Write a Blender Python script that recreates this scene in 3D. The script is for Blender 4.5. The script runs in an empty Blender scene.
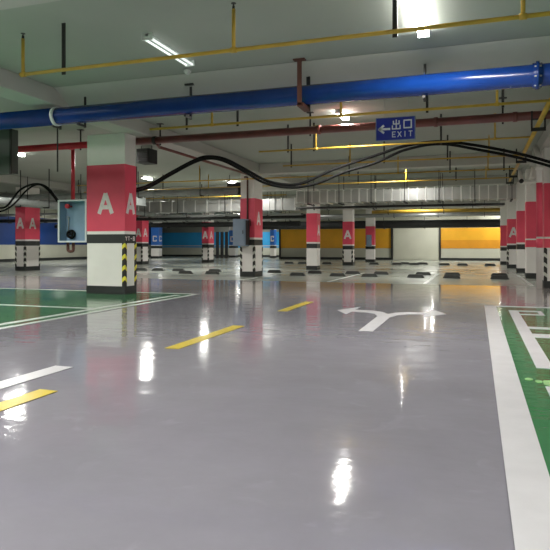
import bpy, bmesh, math, random
from mathutils import Vector
random.seed(7)
SC = bpy.context.scene
COL = SC.collection

# ------------------------------------------------------------------ camera, world, exposure
YAW = math.radians(18.9)
FPX = 590.0
cam_d = bpy.data.cameras.new('camera')
cam = bpy.data.objects.new('camera', cam_d); COL.objects.link(cam)
cam.location = (0, 0, 1.1)
cam.rotation_euler = (math.radians(90), 0, YAW)
cam_d.sensor_width = 36; cam_d.sensor_fit = 'HORIZONTAL'
cam_d.lens = 36 * FPX / 550
cam_d.shift_y = -30 / 550
cam_d.clip_start = 0.05; cam_d.clip_end = 300
SC.camera = cam

world = bpy.data.worlds.new('world'); SC.world = world
world.use_nodes = True
world.node_tree.nodes['Background'].inputs[0].default_value = (0.75, 0.85, 1.0, 1)
world.node_tree.nodes['Background'].inputs[1].default_value = 0.05

SC.view_settings.view_transform = 'Standard'
SC.view_settings.look = 'None'
SC.view_settings.gamma = 1
SC.view_settings.exposure = 1.6
SC.view_settings.use_curve_mapping = False
SC.cycles.max_bounces = 8
SC.cycles.diffuse_bounces = 5
SC.cycles.sample_clamp_indirect = 4
SC.cycles.use_denoising = True

TUBE_W = 16.0      # emission strength of a lit tube
AREA_W = 42.0      # watts of the downward light of a lit batten

# ------------------------------------------------------------------ helpers
def x_at(px, Y):
    """world X of the point at depth Y that lies on image column px"""
    t = (px - 275) / FPX
    s, c = math.sin(YAW), math.cos(YAW)
    return Y * (-s + c * t) / (c + s * t)

def y_at(px, X):
    t = (px - 275) / FPX
    s, c = math.sin(YAW), math.cos(YAW)
    return X * (c + s * t) / (-s + c * t)

class MB:
    def __init__(self): self.bm = bmesh.new()
    def box(self, x0, x1, y0, y1, z0, z1):
        vs = [self.bm.verts.new((x, y, z)) for z in (z0, z1) for x, y in ((x0, y0), (x1, y0), (x1, y1), (x0, y1))]
        for f in ((3, 2, 1, 0), (4, 5, 6, 7), (0, 1, 5, 4), (1, 2, 6, 5), (2, 3, 7, 6), (3, 0, 4, 7)):
            self.bm.faces.new([vs[i] for i in f])
        return self
    def bar(self, p0, p1, w, d, n):
        """oriented flat bar from p0 to p1, width w in the plane whose normal is n, depth d along n"""
        p0, p1, n = Vector(p0), Vector(p1), Vector(n).normalized()
        t = (p1 - p0).normalized(); s = n.cross(t).normalized() * (w / 2)
        a = [p0 - s, p0 + s, p1 + s, p1 - s]
        lo = [self.bm.verts.new(v) for v in a]; hi = [self.bm.verts.new(v + n * d) for v in a]
        self.bm.faces.new(lo[::-1]); self.bm.faces.new(hi)
        for i in range(4):
            j = (i + 1) % 4
            self.bm.faces.new((lo[i], lo[j], hi[j], hi[i]))
        return self
    def prism(self, pts, z0, z1):
        lo = [self.bm.verts.new((x, y, z0)) for x, y in pts]; hi = [self.bm.verts.new((x, y, z1)) for x, y in pts]
        self.bm.faces.new(lo[::-1]); self.bm.faces.new(hi)
        n = len(pts)
        for i in range(n):
            j = (i + 1) % n
            self.bm.faces.new((lo[i], lo[j], hi[j], hi[i]))
        return self
    def tube(self, pts, r, seg=12, cap=True, radii=None):
        pts = [Vector(p) for p in pts]
        up = Vector((0, 0, 1)); rings = []
        prev = None
        for i, p in enumerate(pts):
            t = (pts[min(i + 1, len(pts) - 1)] - pts[max(i - 1, 0)]).normalized()
            if prev is None:
                ref = up if abs(t.dot(up)) < .9 else Vector((1, 0, 0))
                s = t.cross(ref).normalized()
            else:
                s = (prev - t * prev.dot(t)).normalized()
            prev = s
            b = t.cross(s)
            rr = radii[i] if radii else r
            rings.append([self.bm.verts.new(p + (s * math.cos(a) + b * math.sin(a)) * rr)
                          for a in (2 * math.pi * k / seg for k in range(seg))])
        for a, b in zip(rings, rings[1:]):
            for k in range(seg):
                f = self.bm.faces.new((a[k], a[(k + 1) % seg], b[(k + 1) % seg], b[k])); f.smooth = True
        if cap:
            self.bm.faces.new(rings[0][::-1]); self.bm.faces.new(rings[-1])
        return self
    def ring(self, c, axis, R, r, seg=28, seg2=8):
        c, axis = Vector(c), Vector(axis).normalized()
        ref = Vector((0, 0, 1)) if abs(axis.z) < .9 else Vector((1, 0, 0))
        u = axis.cross(ref).normalized(); v = axis.cross(u)
        rs = []
        for i in range(seg):
            a = 2 * math.pi * i / seg; d = u * math.cos(a) + v * math.sin(a)
            rs.append([self.bm.verts.new(c + d * (R + r * math.cos(b)) + axis * r * math.sin(b))
                       for b in (2 * math.pi * k / seg2 for k in range(seg2))])
        for i in range(seg):
            a, b = rs[i], rs[(i + 1) % seg]
            for k in range(seg2):
                f = self.bm.faces.new((a[k], a[(k + 1) % seg2], b[(k + 1) % seg2], b[k])); f.smooth = True
        return self
    def build(self, name, mat, parent=None, origin=None, bevel=0):
        bmesh.ops.recalc_face_normals(self.bm, faces=self.bm.faces)
        o0 = Vector(origin) if origin is not None else Vector((0, 0, 0))
        base = Vector((0, 0, 0))
        if parent is not None:
            q = parent
            while q is not None:
                base += q.location; q = q.parent
        if origin is None: o0 = base.copy()
        for v in self.bm.verts: v.co -= o0
        me = bpy.data.meshes.new(name); self.bm.to_mesh(me); self.bm.free()
        me.materials.append(mat)
        o = bpy.data.objects.new(name, me); COL.objects.link(o)
        o.location = o0 - base
        if parent is not None: o.parent = parent
        if bevel:
            m = o.modifiers.new('bevel', 'BEVEL'); m.width = bevel; m.segments = 2; m.limit_method = 'ANGLE'
        return o

def tag(o, label, cat, group=None):
    o['label'] = label; o['category'] = cat
    if group: o['group'] = group
    return o
def struct(o): o['kind'] = 'structure'; return o
def thing(name, loc, label, cat, group=None):
    o = bpy.data.objects.new(name, None); COL.objects.link(o)
    o.location = loc; o.empty_display_size = .2
    return tag(o, label, cat, group)

GL = {  # strokes in a unit square
    'A': [((0, 0), (.5, 1)), ((1, 0), (.5, 1)), ((.2, .32), (.8, .32))],
    'C': [((1, .92), (.1, .92)), ((.1, 1), (.1, 0)), ((0.1, .08), (1, .08)), ((.95, .92), (.95, .7)), ((.95, .08), (.95, .3))],
    'E': [((.08, 1), (.08, 0)), ((0, .95), (.95, .95)), ((0, .5), (.8, .5)), ((0, .05), (.95, .05))],
    'X': [((0, 0), (1, 1)), ((0, 1), (1, 0))],
    'I': [((.5, 0), (.5, 1))],
    'T': [((0, .95), (1, .95)), ((.5, 0), (.5, 1))],
    'Y': [((0, 1), (.5, .5)), ((1, 1), (.5, .5)), ((.5, .5), (.5, 0))],
    '-': [((.1, .5), (.9, .5))],
    '8': [((.1, 1), (.1, 0)), ((.9, 1), (.9, 0)), ((.1, .95), (.9, .95)), ((.1, .5), (.9, .5)), ((.1, .05), (.9, .05))],
    'chu': [((.5, 1), (.5, 0)), ((.15, .9), (.15, .55)), ((.85, .9), (.85, .55)), ((.1, .55), (.9, .55)),
            ((.03, .42), (.03, .0)), ((.97, .42), (.97, .0)), ((0, .04), (1, .04))],
    'kou': [((.1, .95), (.1, .05)), ((.9, .95), (.9, .05)), ((.05, .92), (.95, .92)), ((.05, .1), (.95, .1))],
}
def glyph(mb, ch, p, u, n, w, h, sw, d=.004):
    """strokes of ch with lower-left corner p, right-direction u, outward normal n"""
    p, u, n = Vector(p), Vector(u), Vector(n)
    for a, b in GL[ch]:
        A = p + u * (a[0] * w) + Vector((0, 0, a[1] * h)); B = p + u * (b[0] * w) + Vector((0, 0, b[1] * h))
        mb.bar(A, B, sw, d, n); d += .0007

# ------------------------------------------------------------------ materials
def nt(name):
    m = bpy.data.materials.new(name); m.use_nodes = True
    t = m.node_tree; return m, t, t.nodes['Principled BSDF']
def N(t, kind, **kw):
    n = t.nodes.new(kind)
    for k, v in kw.items(): setattr(n, k, v)
    return n
def mat(name, col, rough=.5, metal=0, var=.08, scale=3.0, bump=0, bscale=40, spec=.5, emis=None, stretch=None):
    m, t, b = nt(name)
    L = t.links.new
    tc = N(t, 'ShaderNodeTexCoord'); mp = N(t, 'ShaderNodeMapping'); L(tc.outputs['Object'], mp.inputs[0])
    if stretch: mp.inputs['Scale'].default_value = stretch
    no = N(t, 'ShaderNodeTexNoise'); no.inputs['Scale'].default_value = scale; no.inputs['Detail'].default_value = 5
    L(mp.outputs[0], no.inputs['Vector'])
    r = N(t, 'ShaderNodeValToRGB')
    r.color_ramp.elements[0].position = .3; r.color_ramp.elements[1].position = .7
    r.color_ramp.elements[0].color = (*[max(0, c * (1 - var)) for c in col], 1)
    r.color_ramp.elements[1].color = (*[min(1, c * (1 + var)) for c in col], 1)
    L(no.outputs[0], r.inputs[0]); L(r.outputs[0], b.inputs['Base Color'])
    b.inputs['Roughness'].default_value = rough; b.inputs['Metallic'].default_value = metal
    b.inputs['Specular IOR Level'].default_value = spec
    if bump:
        n2 = N(t, 'ShaderNodeTexNoise'); n2.inputs['Scale'].default_value = bscale
        L(mp.outputs[0], n2.inputs['Vector'])
        bp = N(t, 'ShaderNodeBump'); bp.inputs['Strength'].default_value = bump; bp.inputs['Distance'].default_value = .02
        L(n2.outputs[0], bp.inputs['Height']); L(bp.outputs[0], b.inputs['Normal'])
    if emis:
        b.inputs['Emission Color'].default_value = (*emis[0], 1); b.inputs['Emission Strength'].default_value = emis[1]
    return m

def floor_mat(name, col_near, col_far=None, rough=(.05, .12)):
    """glossy epoxy floor coat: faint roller waves, scuffs, uneven gloss"""
    m, t, b = nt(name); L = t.links.new
    tc = N(t, 'ShaderNodeTexCoord')
    sep = N(t, 'ShaderNodeSeparateXYZ'); L(tc.outputs['Object'], sep.inputs[0])
    no = N(t, 'ShaderNodeTexNoise'); no.inputs['Scale'].default_value = .9; no.inputs['Detail'].default_value = 7; no.inputs['Roughness'].default_value = .6
    L(tc.outputs['Object'], no.inputs['Vector'])
    r = N(t, 'ShaderNodeValToRGB'); r.color_ramp.elements[0].position = .3; r.color_ramp.elements[1].position = .72
    r.color_ramp.elements[0].color = (*[c * .90 for c in col_near], 1); r.color_ramp.elements[1].color = (*[min(1, c * 1.1) for c in col_near], 1)
    L(no.outputs[0], r.inputs[0]); colout = r.outputs[0]
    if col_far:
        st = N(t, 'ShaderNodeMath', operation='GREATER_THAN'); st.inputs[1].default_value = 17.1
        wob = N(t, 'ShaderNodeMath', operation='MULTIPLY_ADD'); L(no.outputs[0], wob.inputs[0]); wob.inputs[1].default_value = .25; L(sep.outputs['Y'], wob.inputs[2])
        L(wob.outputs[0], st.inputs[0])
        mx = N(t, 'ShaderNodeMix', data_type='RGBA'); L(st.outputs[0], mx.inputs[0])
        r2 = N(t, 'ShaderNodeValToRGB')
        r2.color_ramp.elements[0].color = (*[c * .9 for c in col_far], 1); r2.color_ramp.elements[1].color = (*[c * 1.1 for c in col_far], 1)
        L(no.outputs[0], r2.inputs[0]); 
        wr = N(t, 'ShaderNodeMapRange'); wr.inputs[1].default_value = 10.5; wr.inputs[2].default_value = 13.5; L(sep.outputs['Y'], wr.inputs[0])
        wm = N(t, 'ShaderNodeMix', data_type='RGBA'); L(wr.outputs[0], wm.inputs[0]); L(colout, wm.inputs[6]); wm.inputs[7].default_value = (.31, .275, .265, 1)  # warm band: soft reflection of the lit ceiling mixed into the floor colour
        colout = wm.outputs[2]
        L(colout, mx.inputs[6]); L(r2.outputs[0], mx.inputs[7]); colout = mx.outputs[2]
    # pale scuffs
    sn = N(t, 'ShaderNodeTexNoise'); sn.inputs['Scale'].default_value = 2.6; sn.inputs['Detail'].default_value = 9; sn.inputs['Distortion'].default_value = 1.2
    L(tc.outputs['Object'], sn.inputs['Vector'])
    sr = N(t, 'ShaderNodeValToRGB'); sr.color_ramp.elements[0].position = .60; sr.color_ramp.elements[1].position = .74
    sr.color_ramp.elements[0].color = (0, 0, 0, 1); sr.color_ramp.elements[1].color = (.35, .35, .35, 1)
    L(sn.outputs[0], sr.inputs[0])
    mx2 = N(t, 'ShaderNodeMix', data_type='RGBA'); L(sr.outputs[0], mx2.inputs[0]); L(colout, mx2.inputs[6])
    mx2.inputs[7].default_value = (*[min(1, c * 1.35) for c in col_near], 1)
    L(mx2.outputs[2], b.inputs['Base Color'])
    rn = N(t, 'ShaderNodeTexNoise'); rn.inputs['Scale'].default_value = .7; rn.inputs['Detail'].default_value = 6
    L(tc.outputs['Object'], rn.inputs['Vector'])
    mr = N(t, 'ShaderNodeMapRange'); mr.inputs[1].default_value = .3; mr.inputs[2].default_value = .7
    mr.inputs[3].default_value = rough[0]; mr.inputs[4].default_value = rough[1]
    L(rn.outputs[0], mr.inputs[0])
    if col_far:
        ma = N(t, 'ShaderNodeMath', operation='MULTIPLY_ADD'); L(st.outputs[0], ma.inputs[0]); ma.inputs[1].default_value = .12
        L(mr.outputs[0], ma.inputs[2]); L(ma.outputs[0], b.inputs['Roughness'])
    else: L(mr.outputs[0], b.inputs['Roughness'])
    b.inputs['Specular IOR Level'].default_value = .38
    bn = N(t, 'ShaderNodeTexNoise'); bn.inputs['Scale'].default_value = 2.6; bn.inputs['Detail'].default_value = 4
    mpn = N(t, 'ShaderNodeMapping'); mpn.inputs['Scale'].default_value = (1, 1.6, 1)
    L(tc.outputs['Object'], mpn.inputs[0]); L(mpn.outputs[0], bn.inputs['Vector'])
    bp = N(t, 'ShaderNodeBump'); bp.inputs['Strength'].default_value = .4; bp.inputs['Distance'].default_value = .011
    L(bn.outputs[0], bp.inputs['Height']); L(bp.outputs[0], b.inputs['Normal'])
    return m

def guard_mat(name, c1):
    m, t, b = nt(name); L = t.links.new
    tc = N(t, 'ShaderNodeTexCoord'); s = N(t, 'ShaderNodeSeparateXYZ'); L(tc.outputs['Object'], s.inputs[0])
    ax = N(t, 'ShaderNodeMath', operation='ABSOLUTE'); L(s.outputs['X'], ax.inputs[0])
    ay = N(t, 'ShaderNodeMath', operation='ABSOLUTE'); L(s.outputs['Y'], ay.inputs[0])
    ad = N(t, 'ShaderNodeMath', operation='ADD'); L(ax.outputs[0], ad.inputs[0]); L(ay.outputs[0], ad.inputs[1])
    mu = N(t, 'ShaderNodeMath', operation='MULTIPLY_ADD'); L(ad.outputs[0], mu.inputs[0]); mu.inputs[1].default_value = .9
    L(s.outputs['Z'], mu.inputs[2])
    dv = N(t, 'ShaderNodeMath', operation='DIVIDE'); L(mu.outputs[0], dv.inputs[0]); dv.inputs[1].default_value = .245
    fr = N(t, 'ShaderNodeMath', operation='FRACT'); L(dv.outputs[0], fr.inputs[0])
    gt = N(t, 'ShaderNodeMath', operation='GREATER_THAN'); L(fr.outputs[0], gt.inputs[0]); gt.inputs[1].default_value = .62
    mx = N(t, 'ShaderNodeMix', data_type='RGBA'); L(gt.outputs[0], mx.inputs[0])
    mx.inputs[6].default_value = (.018, .016, .014, 1); mx.inputs[7].default_value = (*c1, 1)
    L(mx.outputs[2], b.inputs['Base Color']); b.inputs['Roughness'].default_value = .5
    return m

def duct_mat(name, col):
    m, t, b = nt(name); L = t.links.new
    tc = N(t, 'ShaderNodeTexCoord')
    no = N(t, 'ShaderNodeTexNoise'); no.inputs['Scale'].default_value = 2.2; no.inputs['Detail'].default_value = 4
    L(tc.outputs['Object'], no.inputs['Vector'])
    r = N(t, 'ShaderNodeValToRGB'); r.color_ramp.elements[0].color = (*[c * .75 for c in col], 1); r.color_ramp.elements[1].color = (*[min(1, c * 1.2) for c in col], 1)
    L(no.outputs[0], r.inputs[0]); L(r.outputs[0], b.inputs['Base Color'])
    b.inputs['Metallic'].default_value = .85; b.inputs['Roughness'].default_value = .38
    bn = N(t, 'ShaderNodeBump'); bn.inputs['Strength'].default_value = .5; bn.inputs['Distance'].default_value = .02
    L(no.outputs[0], bn.inputs['Height']); L(bn.outputs[0], b.inputs['Normal'])
    return m

M = {}
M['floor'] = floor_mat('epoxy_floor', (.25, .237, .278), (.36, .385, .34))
M['green'] = floor_mat('green_epoxy', (.05, .19, .08), rough=(.07,.16))
M['concrete'] = mat('painted_concrete', (.38, .405, .36), .85, var=.06, scale=.6, bump=.15, bscale=6)
M['beam'] = mat('beam_concrete', (.50, .495, .465), .85, var=.05, scale=.7, bump=.15, bscale=6)
M['white'] = mat('column_white_paint', (.84, .80, .77), .5, var=.04, scale=2)
M['pink'] = mat('rose_red_paint', (.80, .075, .135), .45, var=.06, scale=2)
M['blue_paint'] = mat('blue_wall_paint', (.03, .14, .50), .5, var=.08, scale=2)
M['black'] = mat('black_paint', (.022, .024, .024), .5, var=.2)
M['letter'] = mat('stencil_white', (.78, .70, .70), .6, var=.1, scale=12)
M['guard'] = guard_mat('yellow_black_guard', (.80, .70, .05))
M['guardw'] = guard_mat('pale_black_guard', (.62, .62, .55))
M['line'] = mat('white_road_paint', (.62, .60, .63), .3, var=.06, scale=4, bump=.05)
M['thin_line'] = mat('worn_white_paint', (.50, .53, .50), .3, var=.1, scale=4)
M['yellow_line'] = mat('yellow_road_paint', (.62, .47, .05), .3, var=.1, scale=5)
M['orange'] = mat('orange_wall_paint', (.86, .43, .02), .6, var=.08, scale=1)
M['orange_left'] = mat('lower_orange_tone', (.84, .40, .02), .6, var=.08, scale=1)
M['deep_orange'] = mat('deep_orange_tone', (.74, .31, .015), .6, var=.08, scale=1)
M['sky_blue'] = mat('sky_blue_paint', (.04, .42, .86), .5, var=.06, scale=1)
M['navy'] = mat('deep_blue_paint', (.010, .05, .23), .5, var=.1, scale=1)
M['cream'] = mat('cream_wall_paint', (.60, .60, .50), .7, var=.06, scale=.8)
M['greywall'] = mat('grey_plaster', (.30, .31, .28), .8, var=.1, scale=.6)
M['pipe_blue'] = mat('blue_pipe_enamel', (.005, .042, .24), .22, var=.12, scale=2)
M['pipe_yellow'] = mat('yellow_pipe_paint', (.52, .33, .04), .4, var=.15, scale=3)
M['pipe_red'] = mat('red_pipe_paint', (.17, .045, .038), .3, var=.3, scale=2)
M['brightred'] = mat('fire_red_paint', (.48, .015, .03), .35, var=.1)
M['steel_black'] = mat('black_steel', (.02, .018, .018), .5, var=.2)
M['steel_brown'] = mat('rusty_primer_steel', (.10, .035, .025), .6, var=.2)
M['rubber'] = mat('black_rubber', (.03, .032, .03), .6, var=.25, scale=8)
M['rubber_top'] = mat('pale_rubber_top', (.12, .125, .11), .7, var=.25, scale=8)  # paler grey than the rubber body
M['cable'] = mat('black_cable_sheath', (.006, .006, .006), .75, var=.2, spec=.2)
M['duct'] = duct_mat('galvanised_duct', (.50, .50, .49))
M['galv'] = mat('galvanised_steel', (.42, .43, .42), .4, metal=.7, var=.15)
M['rib'] = mat('bright_rib_steel', (.80, .80, .78), .35, metal=.6, var=.05)
M['dark_steel'] = mat('dark_grey_steel', (.09, .095, .09), .6, var=.1)
M['insul'] = mat('black_pipe_insulation', (.02, .022, .022), .65, var=.2)
M['greypipe'] = mat('grey_pipe_wrap', (.26, .28, .27), .5, var=.2, scale=3)
M['box_blue'] = mat('pale_blue_enamel', (.24, .36, .49), .4, var=.08)
M['box_grey'] = mat('blue_grey_enamel', (.20, .26, .34), .45, var=.06)
M['box_frame'] = mat('light_grey_frame', (.66, .69, .70), .4, var=.05)
M['sign_blue'] = mat('sign_blue_sheet', (.012, .03, .36), .35, var=.04)
M['sign_white'] = mat('sign_white_film', (.80, .84, .90), .4, var=.02)
M['plastic'] = mat('white_plastic', (.75, .76, .74), .4, var=.03)
M['housing'] = mat('white_batten_housing', (.70, .72, .70), .4, var=.03)
M['tube_off'] = mat('unlit_tube_glow', (.85, .88, .86), .25, var=.02, emis=((.9, 1, .95), .35))  # switched-off tube given a faint glow in its material
M['tube_on'] = mat('lit_tube', (.9, .9, .9), .3, var=.01, emis=((1.0, .985, .93), TUBE_W))
M['scuff'] = mat('lime_scuff', (.30, .50, .22), .35, var=.2, scale=10)

# ------------------------------------------------------------------ room shell
X0, X1, Y0, Y1, ZC = -29.2, 16.0, -7.0, 56.0, 3.9
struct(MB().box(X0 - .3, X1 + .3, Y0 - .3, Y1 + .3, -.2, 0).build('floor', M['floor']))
struct(MB().box(X0 - .3, X1 + .3, Y0 - .3, Y1 + .3, ZC, ZC + .25).build('ceiling', M['concrete']))
struct(MB().box(X1, X1 + .3, Y0, Y1, 0, ZC).build('wall_right', M['cream']))
struct(MB().box(X0 - .3, X1 + .3, Y0 - .3, Y0, 0, ZC).build('wall_back', M['cream']))
struct(MB().box(X0 - .3, X0, Y0, Y1, 0, ZC).build('wall_left', M['cream']))
struct(MB().box(X0 - .3, X1 + .3, Y1, Y1 + .3, 0, ZC).build('wall_front', M['greywall']))
# left wall paint
struct(MB().box(X0, X0 + .02, Y0, 51, 1.12, 3.0).build('trim_1', M['navy']))
struct(MB().box(X0, X0 + .04, Y0, 51, 0, .18).build('baseboard_left', M['black']))
# far blue wall
YB = 51.0
xb1 = x_at(279, YB)
w = struct(MB().box(X0, xb1, YB, YB + .3, 0, ZC).build('wall_far', M['greywall']))
MB().box(X0, xb1, YB - .02, YB, .18, .86).build('cream_dado', M['cream'], w)
MB().box(X0, xb1, YB - .02, YB, .86, 2.3).build('blue_band', M['sky_blue'], w)
MB().box(X0, xb1, YB - .03, YB, .98, 1.06).build('white_stripe', M['line'], w)
struct(MB().box(X0, xb1, YB - .06, YB, 0, .16).build('baseboard_far', M['black']))
# far orange wall
YO = 44.0
xo0, xo1, xo2 = x_at(279.5, YO), x_at(392, YO), x_at(440, YO)
w = struct(MB().box(xo0, X1, YO, YO + .3, 0, ZC).build('wall_orange', M['cream']))
for a, b_, dm in ((xo0, xo1, 'orange_left'), (xo2, X1, 'deep_orange')):
    MB().box(a, b_, YO - .02, YO, 1.45, 2.32).build('orange_band', M['orange'], w)
    MB().box(a, b_, YO - .02, YO, .86, 1.45).build('lower_orange_band', M[dm], w)  # lower part of each band in a deeper orange
    MB().box(a, b_, YO - .05, YO, 0, .17).build('black_skirting', M['black'], w)
MB().box(xo1 + .1, xo2 - .1, YO - .12, YO, .02, 2.42).build('cream_panel', M['cream'], w, bevel=.01)
for xx in (xo0 + .06, xo1, xo2):
    MB().box(xx - .06, xx + .06, YO - .14, YO, 0, 2.42).build('black_edge_strip', M['black'], w)

# beams
def beam(x0, x1, y0, y1, zb):
    return struct(MB().box(x0, x1, y0, y1, zb, ZC - .001).build('ceiling_beam', M['beam'], bevel=.015))
beam(X0, X1, 4.5, 5.05, 3.62)
hb = MB()
pf = [(8.62, ZC - .001), (8.80, 3.80), (9.12, 3.62), (9.6, 3.62), (9.6, ZC - .001)]
ra = [hb.bm.verts.new((X0, y, z)) for y, z in pf]; rb = [hb.bm.verts.new((X1, y, z)) for y, z in pf]
for k in range(5): hb.bm.faces.new((ra[k], ra[(k + 1) % 5], rb[(k + 1) % 5], rb[k]))
hb.bm.faces.new(ra); hb.bm.faces.new(rb[::-1])
struct(hb.build('ceiling_beam', M['beam'], bevel=.03))
beam(-7.62, -7.1, Y0, YO, 3.6)
beam(1.55, 2.05, Y0, YO, 3.6)
beam(-18.1, -17.6, Y0, YB, 3.6)
for yy in (19.0, 25.2, 31.6, 38.0):
    beam(-7.1 if yy < 20 else X0, X1, yy + .05, yy + .5, 3.55)

# ------------------------------------------------------------------ floor paint
def paint(name, mb, m, label, cat='floor marking', group=None, parent=None):
    o = mb.build(name, m, parent)
    if parent is None: tag(o, label, cat, group)
    return o
paint('green_bay', MB().box(-14.5, -5.95, -4.0, 11.85, 0, .003), M['green'], 'glossy green painted bay floor left of the driving aisle, in front of the nearest column', 'parking bay')
paint('green_bay', MB().box(.30, 6.5, -4.0, 11.22, 0, .003), M['green'], 'glossy green painted bay floor along the right edge, inside the wide white strip', 'parking bay')
paint('bay_outline', MB().box(.13, .325, -4.0, 11.25, .0035, .006).box(.13, 6.5, 11.2, 11.38, .0035, .006), M['line'], 'wide white painted border of the right-hand green bay')
paint('bay_outline', MB().box(-5.98, -5.86, -4, 11.95, .0035, .006).box(-14.5, -5.86, 11.83, 11.95, .0035, .006), M['thin_line'], 'thin white outer border line of the left green bays')
paint('bay_outline', MB().box(-6.28, -6.14, -4, 11.55, .0035, .006), M['thin_line'], 'thin white inner line parallel to the left green bay border')
paint('bay_divider', MB().box(-14.5, -6.29, 8.55, 8.68, .0035, .006), M['thin_line'], 'thin white line across the left green bay, the farther of two')
paint('bay_divider', MB().box(-14.5, -6.29, 5.2, 5.33, .0035, .006), M['thin_line'], 'thin white line across the left green bay, nearest to the viewer')
inner = MB().box(.50, .645, 5.72, 10.65, .0035, .007).box(.645, .93, 10.5, 10.65, .0035, .007).box(.645, .93, 10.02, 10.14, .0035, .007)
inner.box(.93, 1.0, 10.02, 10.65, .0035, .007).box(.645, 3.5, 8.38, 8.58, .0035, .007).box(.645, 3.5, 7.60, 7.92, .0035, .007)
paint('bay_line', inner, M['line'], 'white painted comb-shaped inner line in the right green bay, farther section')
paint('bay_line', MB().box(.50, .645, -3.0, 5.0, .0035, .007).box(.645, 3.5, 4.8, 5.0, .0035, .007), M['line'], 'white painted inner line in the right green bay, near section at the picture edge')
sc_ = MB()
for cx, cy, a, b_ in ((.40, 5.22, .035, .05), (.47, 5.16, .03, .05), (.545, 5.12, .055, .10)):
    sc_.prism([(cx + a * math.cos(q) * random.uniform(.8, 1.1), cy + b_ * math.sin(q) * random.uniform(.8, 1.1)) for q in (2 * math.pi * k / 14 for k in range(14))], .004, .0085)
paint('paint_scuff', sc_, M['scuff'], 'pale lime scuff marks on the right green bay floor', 'scuff')
dl = ['yellow lane dash nearest to the viewer, cut by the left picture edge', 'yellow lane dash in the middle of the aisle', 'short far yellow lane dash, left of the white arrow']
for i, (a, b_) in enumerate(((1.8, 3.66), (5.55, 7.42), (9.3, 11.0))):
    paint('lane_dash', MB().prism([(-3.14, a), (-2.975, a), (-2.975, b_), (-3.14, b_)], .0035, .006), M['yellow_line'], dl[i], group='yellow lane dashes')
paint('lane_line', MB().box(-3.62, -3.43, 1.6, 4.42, .0035, .006), M['line'], 'white lane dash beside the nearest yellow dash at left')
ar = MB()
ar.prism([(-1.43, 7.46), (-1.25, 7.46), (-1.25, 9.0), (-1.18, 9.3), (-1.02, 9.5), (-.78, 9.58), (-.78, 9.2), (-.46, 9.72), (-.72, 10.35), (-.76, 9.86),
          (-1.05, 9.82), (-1.25, 9.66), (-1.34, 9.45), (-1.46, 9.7), (-1.66, 9.86), (-1.95, 9.88), (-1.95, 10.4), (-2.22, 9.72), (-1.96, 9.2), (-1.95, 9.6), (-1.72, 9.55), (-1.54, 9.4), (-1.45, 9.1)], .0035, .006)
paint('road_arrow', ar, M['line'], 'white painted arrow on the aisle floor branching left and right')
bl = ['thin white bay line on the pale floor, ending at the left column row', 'thin white bay line between the wheel stops left of the cream panel', 'thin white bay line between the wheel stops under the cream panel', 'thin white bay line beside the right column row']
for i, xx in enumerate((-7.0, -4.2, -1.4, 1.4)):
    paint('bay_line', MB().box(xx - .05, xx + .05, 17.2, 23.0 if i else 18.6, 0, .006), M['thin_line'], bl[i], group='thin white bay lines')

# wheel stops
def wheel_stop(cx, cy, label, grp, w=.56, ry=0):
    y0, y1 = cy - .075, cy + .075; h = .11
    mb = MB()
    prof = [(y0, 0), (y1, 0), (y1 - .03, h), (y0 + .03, h)]
    xs = [cx - w / 2, cx - w / 2 + .06, cx + w / 2 - .06, cx + w / 2]
    rows = []
    for k, x in enumerate(xs):
        hh = h if k in (1, 2) else .03
        rows.append([mb.bm.verts.new((x, y, z if z == 0 else hh)) for y, z in prof])
    for a, b_ in zip(rows, rows[1:]):
        for k in range(4):
            mb.bm.faces.new((a[k], a[(k + 1) % 4], b_[(k + 1) % 4], b_[k]))
    mb.bm.faces.new(rows[0][::-1]); mb.bm.faces.new(rows[-1])
    o = tag(mb.build('wheel_stop', M['rubber'], origin=(cx, cy, 0)), label, 'wheel stop', grp)
    MB().box(cx - w / 2 + .09, cx + w / 2 - .09, y0 + .04, y1 - .04, h - .01, h + .004).build('top_pad', M['rubber_top'], o)
    return o
ORD = ['first', 'second', 'third', 'fourth', 'fifth', 'sixth', 'seventh', 'eighth', 'ninth', 'tenth', 'eleventh', 'twelfth', 'thirteenth', 'fourteenth']
rowA = [185.5, 212.3, 297.4, 337.6, 369.6, 415.7, 451.6, 499.5]
rowB = [141, 158.5, 179, 215.5, 275.2, 315.5, 353.5, 381.7, 423.5, 452.5, 499]
rowC = [289, 302.5, 327, 374, 397, 402.5, 414.5, 421, 444.5, 462.5, 490]
def rowlabel(n, i, total):
    if i == 0: return 'leftmost'
    if i == total - 1: return 'rightmost'
    return ORD[i] + ' from the left'
for i, px in enumerate(rowA):
    wheel_stop(x_at(px, 20.3), 20.3, f'black rubber wheel stop, {rowlabel(0, i, len(rowA))} in the nearest row', 'wheel stops of the nearest row')
for i, px in enumerate(rowB):
    wheel_stop(x_at(px, 22.1 + .02 * i), 22.1, f'black rubber wheel stop, {rowlabel(0, i, len(rowB))} in the middle row', 'wheel stops of the middle row')
for i, px in enumerate(rowC):
    wheel_stop(x_at(px, 33.2), 33.2 if i not in (5, 7) else 34.4, f'small far wheel stop, {rowlabel(0, i, len(rowC))} in the row before the orange wall', 'wheel stops before the orange wall')

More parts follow.
